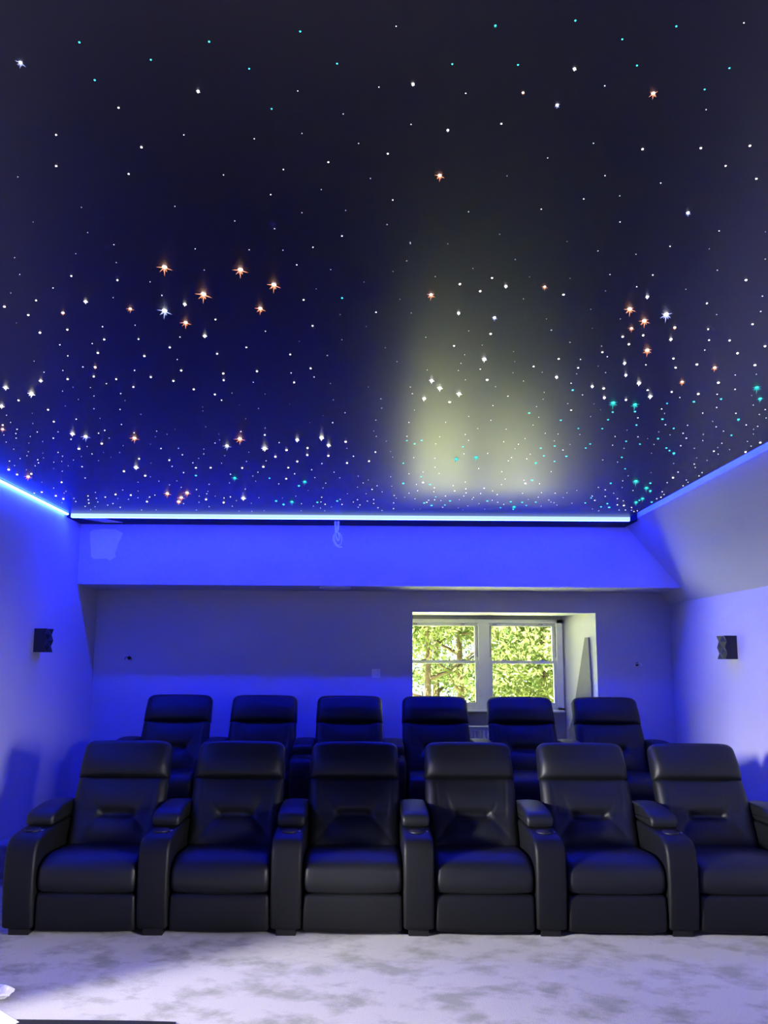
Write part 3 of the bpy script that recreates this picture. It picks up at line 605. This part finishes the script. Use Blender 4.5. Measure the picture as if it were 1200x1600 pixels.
# ------------------------------------------------------------------ star ceiling lights
def unproject(px, py):
    d = RM @ Vector(((px - CX) / F, -(py - CY) / F, -1.0)); t = (ZC - CAM.z) / d.z
    return CAM + d * t, t
STARS = """
124,66,2.6,t 235.7,93.3,1.8,t 148,125,2.4,t 326.7,65,2.6,t 389.3,107.3,2,t 32,97.7,4.2,b 185.3,168.3,2.2,w 309.7,142.3,2.8,w 87.7,210.7,2,w 
221,230,2.4,w 287.3,210.7,1.6,w 397.3,216.7,1.4,w 87.7,259.3,2.4,w 201,271.7,2,w 349.3,273.3,1.5,w 27.7,276.3,1,w 127.3,323.7,0.8,w 273.3,322.3,1.2,w 
51.7,346.7,0.8,w 137,363.3,0.8,w 366.7,345.3,0.8,w 178,382.3,0.8,w 305,388.7,1.2,w 389.3,390.3,1.2,w 118.3,396.3,1,w 469,49,2.2,t 619,41,1.6,t 
774,40,2.8,t 526.7,99.3,1.8,t 706.7,100,2,t 592,136,1.7,t 727.7,145.7,1.7,t 465.3,142,1.5,t 424.3,170,2.1,t 645.3,131,2.8,w 536.3,178,1.2,w 
642.3,194.3,1.3,w 699.7,203.3,2.8,b 783.3,193.3,2,w 471.7,208.3,1.2,w 560.3,224,1,w 606,240,1.8,w 513,253.3,1.8,w 442.7,264.7,1.7,w 687,274,4.4,o 
578.7,278.7,0.9,w 792.3,274.7,1.3,w 423,304,1.7,w 502,296,0.9,w 613.7,312.3,1.8,o 732,330.7,1.6,w 471.7,332.3,1,w 540,328.7,1,w 604.7,350.7,1.4,w 
780.7,366,0.9,w 429,357.3,1,w 534.3,368.7,1.8,w 641,378.7,1,w 699.7,381,1,w 442,391,1,w 489,386.3,1.6,w 899,32,2.4,t 1056.7,41,2.2,t 
1162.3,35.7,1.8,t 972.3,61.3,1.9,t 809.3,101.3,2.3,t 995.3,102.3,2.2,t 1139.7,106.3,2,t 1101,139.7,1.9,t 897.7,107.3,2.8,w 945,134,1.7,w 
817.3,144.7,2.8,o 870.7,164,3.6,b 1020.7,145.7,4.4,o 1103.3,171.3,1.1,w 927.3,223.7,1.5,w 855.7,246.7,1.6,w 1004,233,2.4,w 1095,231.3,2.6,w 
1171.7,227.7,2.6,w 1133.7,259,2.2,w 1181.7,279.3,2.2,w 945.3,274.3,1.6,w 1032.3,286,1.7,w 968.3,306,1.5,w 912,310.7,1.8,w 845.7,326.7,1.8,w 
968.7,346.7,1.5,w 1075,332.3,3.6,b 1123.7,360.7,1.6,w 1195.7,362,1,w 886,377.3,0.9,w 1047,384.7,1.8,w 1108.3,388.7,1,w 934.3,392,1.5,w 
993.7,397.3,0.9,w 22.8,402.5,1,w 181.7,410.2,1,w 111.4,431.1,2,w 183.4,437.7,2,w 82.8,449.8,1.5,w 17,457.8,1,w 30.8,428.7,0.7,w 56.4,469.4,2,w 
6.9,479,2.5,w 44.3,492.2,2.2,w 98.4,488.6,3.2,o 133.9,470.7,3,w 176.8,465,1,w 203.5,482.3,3,o 234.5,440.2,1.2,w 253,461.4,1.5,w 257.1,417.1,6,o 
257.1,485,6,b 288.7,474.9,3,w 290.1,503.7,4.5,o 62.4,519.7,2.5,w 25.6,504.6,0.7,w 105.3,515,2,w 160.3,510.3,1.6,w 162.8,530.4,2,w 144.1,536.7,1.4,w 
211.2,508.1,1.2,w 216.4,529.8,1.8,w 225.5,556.2,2.5,w 281.3,526.5,1.5,w 265.3,542.8,2,w 93.5,538.6,1.6,w 105.9,556,1.6,w 152.9,551.3,2.2,w 
276.9,561.7,1.2,w 53.3,564.2,1,w 148.7,573.6,3,o 146.5,588.1,2.2,w 129.5,573.3,1.5,w 98.2,578.8,1.2,w 68.7,581.5,1.2,w 63.8,594.5,2.8,w 
105.6,592.3,2,w 210.3,578.5,1.6,w 283.2,578.8,2,w 235.6,589,2,w 270.8,595,2,w 9.1,604.9,3,w 49.2,614.5,4,w 181.5,592.3,1.8,w 166.3,599.4,1.4,w 
208.4,604.6,2,w 141.3,605.5,1,w 114.1,604.9,0.7,w 97.6,611.2,1,w 28.9,625.5,2,w 146.8,618.7,1,w 122.4,623.9,0.8,w 188.6,614.8,1.3,w 195.5,625.8,0.8,w 
2.7,634.1,3,w 75.1,640.1,2.2,w 102,634.3,0.7,w 146.8,638.5,1,w 187.5,639.6,1.3,w 50.3,645.6,0.7,w 10.2,648.9,1,w 119.1,655,1.6,w 156.2,653.6,0.8,w 
220,647.3,0.9,w 84.1,658.8,1.8,w 16.5,659.9,1.2,w 51.4,661.6,0.7,w 189.7,663.2,1.4,w 4.1,664,2,w 4.1,670.3,2.8,o 26.7,670.6,1.3,w 24.7,677.2,1.3,w 
25.3,684.4,1.2,w 6,679.7,1,w 58.3,675,1.4,w 90.7,674.7,1,w 113.3,677.2,3,w 133.9,681.6,4,b 111.1,686.3,1.6,w 83.3,684.4,1.7,w 47.3,681.9,1,w 
163.6,672.3,1.5,w 154,676.9,1.5,w 158.9,692.9,2.5,w 170.5,684.4,1,w 123.2,701.1,2.6,o 136.1,697.6,0.9,w 209.5,676.1,1.5,w 210.1,684.1,3.8,o 
244.7,673.6,1.2,w 242.8,682.4,0.8,w 261.2,678.3,0.8,w 273.6,670.6,0.7,w 9.6,690.7,1,w 45.1,692.1,0.8,w 66.8,689.9,0.8,w 21.4,701.7,1,w 
44.3,705.8,0.9,w 42.1,711.9,1,w 67.1,708,0.7,w 90.7,706.9,1.3,w 97.6,712.7,1.2,w 143.8,709.1,1.3,w 161.7,706.9,0.8,w 187,706.9,0.8,w 
192.5,696.2,0.8,w 235.1,694,0.7,w 251.6,700.6,1.5,w 278.8,700.3,1.2,w 285.1,710.5,1.5,w 127.3,713,0.8,w 114.7,718.7,1,w 59.1,718.2,1.5,w 
60.2,723.1,1.4,w 31.6,716.5,1,w 14.8,720.4,1.2,w 55,727.8,1,w 67.9,715.4,0.8,w 84.1,722,1,w 96.5,720.9,1,w 217.2,716.8,2,w 264.5,719,2,w 
212.8,729.7,3,w 128.4,729.2,1.6,w 106.4,727.8,0.9,w 154,719.6,0.9,w 173.2,714.3,0.7,w 22.8,727.3,0.9,w 13.5,733.6,2.6,o 193.6,736.1,2.4,w 
226.8,743.2,2.4,w 268.9,728.6,1.2,w 235.9,723.7,0.8,w 97.3,736.1,1,w 83.9,731.9,0.7,w 26.7,741.3,2.2,o 41.2,733.9,0.8,w 48.9,740.2,2.2,o 44,744.3,3,o 
133.1,746.8,1.4,w 96.2,753.4,1.8,w 215.8,753.4,1,w 248.3,751.7,1,w 286.8,738.3,1.5,w 235.1,744.9,0.8,w 65.2,753.4,0.7,w 83.9,762.5,1,w 
103.1,767.7,0.8,w 100.1,770.4,0.8,w 65.2,768.8,2,o 53.6,770.4,1.5,o 87.2,774.6,2,w 99,779.2,2.2,w 96.8,785.6,0.9,w 191.6,765.5,1,w 180.6,772.4,2.2,w 
204.3,773.5,1.8,w 149.3,769.3,1,w 137.5,774.8,1.6,w 138.3,780.9,1.5,w 138.9,786.1,1.5,w 133.1,791.1,1.1,w 150.7,778.4,1.1,w 152.9,784.2,1.1,w 
164.4,776.5,1.7,w 115.5,778.7,1,w 118.5,783.6,1.2,w 148.5,791.6,1,w 168.3,789.1,1.2,w 176.5,786.7,1.3,w 187.8,792.4,1.5,w 215.6,777.6,1,w 
215.8,767.1,1,w 242,773.5,1.2,w 233.7,776.5,1.3,w 229.6,783.6,2.2,o 261.5,770.7,3.5,o 283.2,777,3.5,o 279.4,783.4,3.5,o 292.3,769.6,3.5,o 
286.8,786.9,1.2,w 221.3,796.6,1,w 243.9,796.6,0.9,w 200.7,780.1,1,w 141.6,796,0.8,w 184.2,778.7,0.8,w 283.2,761.4,1,w 264.8,757.5,1,w 
276.3,751.2,0.8,w 319.2,421.8,0.7,w 375.6,421.2,6,o 427.9,444.6,5.5,o 406.7,481.7,4.5,o 317.9,459.2,6.5,o 463.6,413.8,1.6,w 516.7,421.2,1,w 
568.6,440.5,1,w 494.1,451.2,1,w 474.3,468.5,1.8,w 534.5,465.5,2.4,t 587.6,487.8,1.8,w 531.5,491.4,0.8,w 572.2,510.1,0.7,w 336.6,499.1,1.8,w 
488.3,509,2,w 414.7,517.5,1.5,w 320.1,524.3,3,w 467.7,533.4,1,w 534.3,530.7,1,w 385,542.8,1.8,w 339.3,552.7,2,w 453.4,553.8,1.8,w 511.4,555.4,1.3,w 
348.9,583.5,2,w 349.5,593.9,2.3,w 401.5,579.9,2,w 454.8,582.6,1.4,w 485.3,575.5,2,w 490.8,589,1.4,w 395.7,597.2,1.4,w 459.5,597.5,2,o 516.4,599.1,1,w 
302.7,608.2,2,w 335.7,616.2,2,w 346.2,625.3,1.7,w 362.4,614,1,w 414.1,615.6,1,w 575.5,604.6,1,w 520.8,624.7,1,w 595,623.1,1.5,w 596.4,637.4,1.5,w 
403.9,637.9,1,w 374.2,633,0.7,w 452.6,631.6,0.7,w 539.2,644.8,1.3,w 519.7,660.2,1.6,w 316.5,635.7,0.8,w 317,642,0.8,w 383.9,654.1,0.7,w 
484.2,660.5,0.8,w 504.8,649.5,0.7,w 587.3,656.3,1.4,w 321.4,666.8,0.8,w 414.4,668.7,0.8,w 584,673.4,1,w 374.8,685.2,4.5,o 376.4,674.2,1.5,w 
354.7,696.2,3.8,b 413.8,679.4,2,w 464.4,686.6,3,w 502.6,683,3.2,w 513.6,695.1,3,w 540,690.1,2.5,w 587.9,681.6,1.4,t 336,692.1,1.3,w 413.6,699.8,3.5,w 
436.1,691.5,1.6,w 447.6,703.1,2.6,w 480.6,699.8,2.2,w 480.1,710.8,2.2,w 542,700.3,1,w 586.5,706.1,1.8,w 318.4,709.1,1,w 318.4,701.7,1,w 
343.2,687.4,0.8,w 341.8,678.3,0.7,w 388.8,706.4,1,w 430.3,713.5,2.6,w 513.1,711.9,2.2,w 552.1,712.7,1.7,w 576.6,720.4,2,w 542.2,723.4,2,w 
464.4,720.9,2.3,w 502.9,724.2,1.4,w 415.8,719.8,1.2,w 385.2,720.9,1.2,w 351.1,711.9,0.9,w 310.4,716,1,w 329.1,730.8,2,w 306,730.8,2,w 
301.4,723.1,1.4,w 378.4,731.1,2,w 411.4,729.2,2.4,w 450.4,730.6,2,w 460.3,740.2,1.6,w 487,733.9,1.3,w 521.9,737.7,1.2,w 491.9,746.2,1.2,w 
447.1,747.9,1.8,w 346.2,723.7,1,w 403.1,737.7,1.2,w 360.2,741,1.5,w 366.8,746.2,3,t 306,742.9,2.5,t 395.1,743.8,1,w 421,747.1,2.2,t 466.9,758.9,2.6,t 
476.2,752,3,t 509,754.8,1.2,t 531,746.5,1,w 559.6,743.8,1,w 575.5,749.8,1,w 567.5,754.5,1.2,w 358.6,754.5,1,w 399.5,751.7,1,w 435.6,755.9,1.3,t 
326.7,756.7,1,w 307.1,764.9,1.4,t 383.3,764.1,1,w 504.8,762.2,1,w 558.5,761.1,1,w 589.2,758.9,1.3,w 542.8,771.3,1,w 581.3,764.4,1.7,t 
596.9,768.2,1.2,w 311.3,775.1,1,w 325,767.7,0.8,w 323.1,771.5,1,w 336.3,775.1,0.8,w 350,777.9,1.3,w 322,780.3,2.2,o 311,784.7,1,w 349.5,785,2.4,w 
359.9,776.2,1.6,t 380.3,777.9,3,w 369.3,782,1,t 404.5,777.6,1,w 431.4,782.5,2.6,t 443,788,2.6,t 456.2,783.4,3.2,t 441.3,778.1,0.8,w 462.2,775.1,1,w 
471,786.9,1.2,w 481.5,766.3,0.8,w 502.6,776.8,1.4,t 501.5,784.2,1.2,w 495.8,784.7,2.4,t 507.9,787.8,1.5,t 526.8,782.5,2.3,t 531.5,780.1,1.2,w 
534.3,788,1.6,t 552.1,784.2,1.2,w 558.5,780.6,1.3,w 559.6,792.4,1.2,w 562.3,788.9,1.3,w 571.9,771.3,1,w 574.1,782.8,1.3,w 583.8,780.3,1.5,t 
583.8,786.4,1.2,w 590.6,793.3,1.3,w 596.9,797.4,1,w 500.7,793.8,1,w 489.7,790.8,1,w 517.8,791.9,0.9,w 470.5,797.9,0.9,w 392.7,786.1,0.9,w 
393.5,798.8,0.8,w 363,790.8,1,w 326.7,791.6,1,w 306.9,796.6,0.8,w 373.7,798.5,0.8,w 412.7,797.9,0.8,w 507.3,797.9,0.8,w 641.2,380.5,0.8,w 
635.5,407.5,1.5,w 614,424,1,w 739.1,419.3,1.2,w 680,432,1.2,w 805.1,405.3,1.5,w 768.8,434.2,2,w 827.4,432.5,1,w 890.6,434.7,1,w 718.5,443.8,2.6,w 
750.4,454.8,2.4,w 790.5,446.8,2.8,w 851,447.9,2.8,o 880.5,460.3,2.5,w 673.4,460.3,4.2,o 625,467.4,1,w 716.6,488.6,3,w 772.7,496,3.6,b 
817.8,466.9,1.3,w 642.6,488.9,1.2,w 853.8,498.2,1,w 861.5,515.6,1.8,w 732.5,516.9,1.3,w 766.6,521.6,2.4,w 665.4,526.8,1.3,w 601.9,543.3,1.2,w 
753.4,539.2,1,w 709.4,540.3,2,w 890.6,534.8,1.4,w 756.7,560.4,3.4,w 725.9,554.3,1.1,w 720.2,567.5,1.4,w 716.3,578.8,1.2,w 750.4,576.6,1.8,w 
761.1,593.4,2.7,w 620.3,565,1,w 667.4,578,0.8,w 802.4,549.4,0.8,w 804.3,565,0.8,w 801.5,582.4,0.9,w 833.7,572.5,2,w 847.2,581.5,1.1,w 873,560.6,2,w 
869.7,588.7,2.8,w 817.8,595.3,1.2,w 727.3,593.4,1,w 674.5,593.9,3,w 687.4,605.5,3.4,w 717.4,614.5,3.4,w 662.7,622,3,w 702.6,628,2.7,w 
641.2,604.6,1.3,w 644.3,615.1,1.8,w 774.3,604.1,0.8,w 793.6,618.9,1.8,w 770.2,633.5,1.4,w 850.2,612.9,0.9,w 848.8,623.6,0.8,w 892.3,598.6,1.8,w 
894.7,609.3,2.6,t 887.3,630.5,1.2,w 892.3,640.7,2,w 838.4,635.2,1.1,w 841.7,651.7,1.1,w 826.8,645.1,2.6,t 876.1,656.3,2.3,t 647.6,640.7,0.8,w 
638.8,659.9,1.5,w 696.5,659.6,1,w 766.9,656.6,0.9,w 732.3,650.6,0.8,w 832.9,664,1,w 746.5,669.5,0.7,w 790.8,670.6,0.9,w 726.8,678.6,1.2,w 
851.9,676.9,1,w 871.9,678,1.1,w 635.7,681.6,1.4,w 635.7,688.2,2,t 658.8,687.9,2.4,t 647.8,693.2,2.4,t 680.8,693.4,1.1,w 686.9,682.4,0.9,w 
603.6,689.3,1,w 732.3,687.9,1,w 723.5,697.8,2.4,t 724.8,709.1,1.6,w 713,716.5,3.6,t 743.8,713.8,3.4,t 761.9,708.3,1.3,w 787,690.1,1,w 810.1,694,1.4,w 
820.5,685.2,1.1,w 804.6,701.1,0.9,w 845,700,2.4,t 866.7,696.7,2.4,t 866.2,688.8,1,w 879.6,703.1,1.8,t 890.6,694.3,1,w 884.9,712.7,2.7,t 
849.9,712.1,2.5,t 866.4,720.7,2.4,t 837.3,723.1,2.8,t 828.5,709.4,1,w 823,716.8,1.3,w 799.1,714.9,1.4,w 794.4,720.1,1,w 630,723.4,2.2,t 
613.5,714.1,1,w 610.2,705.3,0.8,w 646.7,714.9,0.8,w 679.5,716,1,w 679.7,730,1,w 747.9,731.9,1,w 784.2,736.9,1.1,w 861.2,736.9,1,w 661,737.4,1,w 
639,740.2,0.9,w 686.1,739.6,0.9,w 610.4,744.9,1,w 658,744.9,2,t 660.8,753.7,2,w 630,755,2.7,t 672,756.7,2.7,t 612.1,759.4,1,w 831.5,750.1,2.6,t 
820.8,755,1.9,w 843.1,755.6,1.3,w 789.4,748.4,1,w 818.9,750.4,1,w 727,753.1,0.9,w 678.6,762.2,1.4,w 652.5,766.6,1.4,w 650.6,756.7,1,w 708.3,758.6,1,w 
710.5,767.1,1.6,w 727.9,763.6,1.8,w 728.4,769.9,1.5,w 756.4,762.5,1.5,w 769.6,766.9,1.1,w 750.9,771,1.1,w 783.4,757.2,0.9,w 639,770.4,1.3,w 
615.7,774,1.7,w 615.1,785.6,1.3,w 614.8,794.6,1.2,w 619.2,778.1,1,w 632.4,776.8,1,w 648.4,779.2,1.5,w 677.8,768.2,1.2,w 680.8,776.2,2,t 
678.9,780.9,1.4,w 696,775.1,1.6,w 703.1,782.3,2.3,t 688.8,782,1.1,w 662.7,785.6,2.3,t 666.8,784.5,1.8,t 669.8,781.4,1.6,w 674.2,789.4,2.6,t 
695.1,788.9,2.2,t 691.6,792.4,1.5,w 724.6,775.1,1.2,w 717.7,780.6,0.9,w 715.8,793.3,1,w 730.9,790.5,1.1,w 739.7,777.3,1.2,w 737.8,779.8,1.1,w 
748.2,786.9,1,w 761.4,782.5,2.4,t 769.1,781.4,1.2,w 776.8,772.6,1.5,w 777.6,784.7,1.6,w 787.2,788,1.5,w 782,793,1.9,t 798,783.6,2.3,t 803.2,791.3,3,t 
801.8,795.5,2,t 815.8,784.5,2.3,t 822.2,789.4,2.1,t 816.4,770.7,1,w 825.5,780.3,1,w 837,784.2,2.1,t 846.1,769.6,1.3,w 845.5,790.5,1.2,w 
841.1,776.8,1.1,w 857.6,781.2,1.4,w 860.7,784.2,1.1,w 867.5,770.4,1.5,w 865.6,785.3,1.4,w 870.3,789.1,1.1,w 885.9,769.9,1.1,w 893.6,786.1,1.2,w 
879.9,777.3,1,w 757.5,795.5,1,w 723.2,796.6,0.8,w 656.4,795.2,0.8,w 646.7,795.7,0.8,w 1195.6,404.7,1.3,w 1120.8,422.1,1.4,w 953.1,428.9,1.2,w 
1019.9,429.5,1.8,w 1165.6,437.5,2.3,w 994.9,447.9,1.6,w 1071.6,451.8,1.2,w 946.2,454.5,0.9,w 1011.4,463.3,3,w 1191.4,462.5,1.4,w 1104.6,473.8,2,w 
923.1,483.1,1,w 983.9,482.6,5,o 1006.7,501,5.5,o 1040.8,490.8,6,b 969.3,498.2,1,w 1188.7,486.4,1.6,w 1119.7,491.4,1.3,w 1175.8,506.5,2.3,w 
925.6,512.8,0.9,w 986.6,512.8,2.8,o 1054.2,511.7,3.2,o 1106.5,514.2,2,w 1005,523.8,2.6,w 972.9,526,2.6,w 1048.2,529.8,2.8,w 1107.9,531.5,1.9,w 
1140,531.8,2.1,w 982.5,537.8,2.3,w 1195.3,540.8,2.2,w 1011.4,546.9,5,o 939.9,540.8,1,w 941.2,550.2,2,w 948.9,557.3,1.6,w 1101.3,546.9,1.5,w 
1152.4,551.8,2.3,w 1052.3,560.1,2.4,w 907.1,561.5,1.5,w 975.9,567,2.8,w 934.6,571.9,1,w 1009.2,570,1.8,w 1088.9,569.4,2.7,o 1116.7,574.1,3.3,o 
1179.6,570.3,2.7,o 1055.6,574.4,2.2,w 903.3,574.7,2,w 901.1,584,1.2,w 946.2,582.1,1.4,w 977.8,585.7,3,w 1148.8,585.7,1.7,w 1181.8,584.6,1.3,t 
1065.8,596.4,3,o 998.4,597.8,3,w 1122.4,597.8,2.7,w 925.3,603.3,2.8,w 943.2,606.8,2.6,w 944.3,620.9,2.8,w 1011.9,609.6,2,w 1016,618.9,3,w 
1049.6,612.1,2.4,w 1148.6,608.2,1.8,w 1182.4,604.9,4.5,t 1187.6,622.5,4,t 1091.1,615.4,2.5,w 1120.5,615.9,1.8,t 1126.6,623.3,2.4,t 910.2,617,1.7,w 
958,628.8,5,t 992.1,631.6,4.5,t 978.1,624.7,2.5,w 1062.2,621.1,1.7,w 1042.2,630.2,2,t 1084.2,627.5,2.7,t 1033.9,639,1.8,t 1119.7,636.5,1.5,t 
928,631,0.9,w 938.5,640.1,0.8,w 1176.9,633,1.3,w 1174.4,617.8,1,w 1195.6,639.8,1.6,w 957.2,643.7,2.2,t 992.1,642.9,2.6,t 1098,645.3,1.8,t 
1149.7,645.6,1.7,t 1038.3,645.9,1,w 950,655.5,2,t 922.8,650.8,1.2,w 996.8,652.8,1.7,t 994.3,664,1.9,t 1035,654.7,2.6,t 1039.7,663.5,1.4,w 
1153.8,655,2.8,t 1186.5,647.5,1.3,w 1197.2,653,1.4,w 1113.6,658.3,1,w 1074.3,664.3,1.6,t 1165.9,663.8,1.8,t 1119.1,666.8,1.4,w 1183.8,665.9,1.2,w 
903.6,669.2,1.9,t 941,669.5,2,t 979.7,672,1,w 1052.6,669.2,2,t 1130.4,673.6,1.3,w 1177.4,670.6,1,w 1067.4,676.9,1.6,t 906,678.9,1.4,w 961,681.9,1.4,w 
996.8,682.4,1.4,w 1029.2,674.7,0.9,w 1046.8,679.4,1.1,w 1099.1,678.6,1.2,w 1142.8,680,2,t 1177.2,678,1,w 1028.1,685.2,2.5,t 1072.4,684.4,1.8,w 
1098.2,688.2,1.3,w 1011.9,685.2,0.9,w 978.1,689.3,2,t 922,693.4,2.1,t 999.8,693.7,2,t 957.2,695.4,1.5,w 1021.8,694.3,1.2,w 1063.6,696.2,1.7,w 
1127.9,692.3,1.4,w 1167.8,689.6,1.2,w 1187.9,691.5,2.2,w 915.1,699.8,2,t 975.1,700.3,1.1,w 1041.1,699.8,2.2,t 1046,703.9,2.2,t 1052.9,707.7,2.8,t 
1085,700.3,1,w 1121.6,699.2,1,w 1173.6,697,1.3,w 1115.3,705,1.9,w 1139.8,702.5,1,w 1122.2,709.4,1.3,w 1164.8,706.1,2,w 1018,708,0.8,w 
971.5,714.3,1.9,t 941.8,718.5,1.2,w 964.9,721.8,1.1,w 1088.6,715.4,1.1,w 1052.6,724,1.2,w 1104.8,719.3,1,w 1084.8,725.1,1.5,w 1086.4,730.3,1.3,w 
976.7,732.2,2,t 1059.5,737.4,1.6,w 1017.4,738.3,0.8,w 1097.1,738.3,1.4,w 1092.2,743.5,1.4,w 981.4,743.5,1,w 1051.5,746.2,2,w 1072.4,749.8,1.5,w 
1075.1,753.4,1.2,w 993.5,751.2,4.2,t 954.2,755,2.4,t 972.9,751.2,1.1,w 1016,754.8,2.4,t 1042.4,753.9,1.5,w 1010,761.6,3.4,t 1016,766.6,2.8,t 
1067.4,758.9,1.5,w 934.9,761.4,1.2,w 945.6,765.2,1.6,w 901.4,766.3,1.2,w 972,761.6,1,w 989.1,766.3,1.2,w 958.8,770.4,1.2,w 1034.7,768.2,1.5,w 
1037.5,772.4,1.3,w 925.3,775.1,1.4,w 923.6,777.9,2,t 929.4,781.7,1.8,t 945.6,775.4,1.5,w 964.6,779,1.6,w 974,782.3,1.1,w 1003.9,778.4,2.8,t 
999,781.4,2.2,t 993.8,784.2,3.2,t 1018.2,784.2,2.4,t 1026.2,779.2,1.4,w 1032.8,776.8,1.8,w 914.3,785.6,2,t 948.9,786.7,2,t 964.6,788.6,1.7,w 
974.8,789.7,2,w 939,791.6,2.2,t 951.7,792.4,2.7,t 925.6,795.2,1,w 986.9,793,1.3,w 967.4,796.8,1,w 977.3,796.8,1.1,w 986.6,797.1,1,w 990.5,799.3,1.3,w 
995.7,797.9,1.2,w 935.7,797.9,1,w 
"""
stars = []
for tok in STARS.split():
    a = tok.split(','); stars.append((float(a[0]), float(a[1]), float(a[2]), a[3]))
stars.sort(key=lambda s_: (-s_[2], s_[0]))
def dome(bm, c, r, seg=10):
    rings = []
    for a in (0.0, 0.5, 1.0):
        rr = r * math.cos(a * 1.25); z = -r * 0.8 * math.sin(a * 1.25)
        rings.append([bm.verts.new((c[0] + rr * math.cos(2 * PI * k / seg), c[1] + rr * math.sin(2 * PI * k / seg), c[2] + z)) for k in range(seg)])
    for A, B in zip(rings, rings[1:]):
        for k in range(seg): bm.faces.new((A[k], A[(k + 1) % seg], B[(k + 1) % seg], B[k]))
    bm.faces.new(rings[-1]); bm.faces.new(rings[0][::-1])
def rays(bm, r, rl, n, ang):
    """lens flare built as tapered glowing spikes fanning out and down from the fibre tip"""
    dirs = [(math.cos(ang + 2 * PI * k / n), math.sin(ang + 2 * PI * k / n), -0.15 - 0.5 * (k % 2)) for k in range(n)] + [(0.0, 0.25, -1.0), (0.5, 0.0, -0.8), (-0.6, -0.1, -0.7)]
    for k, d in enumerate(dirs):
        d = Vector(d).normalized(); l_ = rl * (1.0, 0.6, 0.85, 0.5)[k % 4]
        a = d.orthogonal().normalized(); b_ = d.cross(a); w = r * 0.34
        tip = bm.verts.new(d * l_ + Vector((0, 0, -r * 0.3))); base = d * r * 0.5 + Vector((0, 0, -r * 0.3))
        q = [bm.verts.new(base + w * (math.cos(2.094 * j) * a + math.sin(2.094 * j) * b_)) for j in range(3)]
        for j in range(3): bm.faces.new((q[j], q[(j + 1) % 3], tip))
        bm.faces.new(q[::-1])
colname = {'w': 'white', 'o': 'orange-tinged', 'b': 'blue-tinged', 't': 'teal'}
rown = lambda y: 'top' if y < 200 else 'upper' if y < 400 else 'middle' if y < 560 else 'lower' if y < 700 else 'lowest'
coln = lambda x: 'far left' if x < 200 else 'left of centre' if x < 440 else 'centre' if x < 700 else 'right of centre' if x < 950 else 'far right'
rank = {}; proto = {}
ordn = ['largest', 'second largest', 'third largest', 'fourth largest', 'fifth largest', 'sixth largest', 'seventh largest']
for i, (px, py, sz, c) in enumerate(stars[:300]):
    pt, dep = unproject(px, py); r_ = 0.62 * sz * dep / F; r_ = max(r_, 0.0018)
    cell = (c, rown(py), coln(px)); k = rank.get(cell, 0); rank[cell] = k + 1
    where = '%s band of the star ceiling, %s' % (cell[1], cell[2])
    if sz >= 3.4 and k < 7: label = '%s %s star light in the %s' % (ordn[k], colname[c], where); grp = 'large star lights in the ceiling'
    else:
        label = 'small %s star light in the %s' % (colname[c], where); grp = 'small %s star lights, %s %s' % (colname[c], cell[1], cell[2])
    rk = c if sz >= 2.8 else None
    key = (round(math.log(r_) * 7), c, sz >= 2.8)
    if key not in proto:
        if rk:
            o = bpy.data.objects.new('star_light', None); COL.objects.link(o); o['category'] = 'star light'; o.empty_display_size = 0.02
            bm = bmesh.new(); dome(bm, (0, 0, 0), r_, 14); link('fibre_tip', bm, 'star_teal' if c == 't' else 'star_hot', o, True)
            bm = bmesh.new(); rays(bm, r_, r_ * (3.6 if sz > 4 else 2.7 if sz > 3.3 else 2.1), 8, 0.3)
            link('flare_spikes', bm, {'o': 'star_orange_ray', 'b': 'star_blue_ray', 't': 'star_teal_ray', 'w': 'star_dim'}[c], o)  # glowing mesh spikes imitate camera flare around the star
        else:
            bm = bmesh.new(); dome(bm, (0, 0, 0), r_, 10)
            o = link('star_light', bm, {'t': 'star_teal', 'o': 'star_white', 'b': 'star_white', 'w': 'star_white'}[c], None, True); o['category'] = 'star light'
        proto[key] = o
    else: o = copy_tree(proto[key])
    o.location = pt; o.rotation_euler = (0, 0, random.uniform(0, 0.6)); o['label'] = label; o['group'] = grp
bm = bmesh.new()
for (px, py, sz, c) in stars[300:]:
    pt, dep = unproject(px, py); dome(bm, pt, max(0.0011, 0.5 * sz * dep / F), 7)
tag(link('faint_star_lights', bm, 'star_dim'), 'scatter of the faintest pinprick stars all over the dark ceiling', 'star light', None, 'stuff')
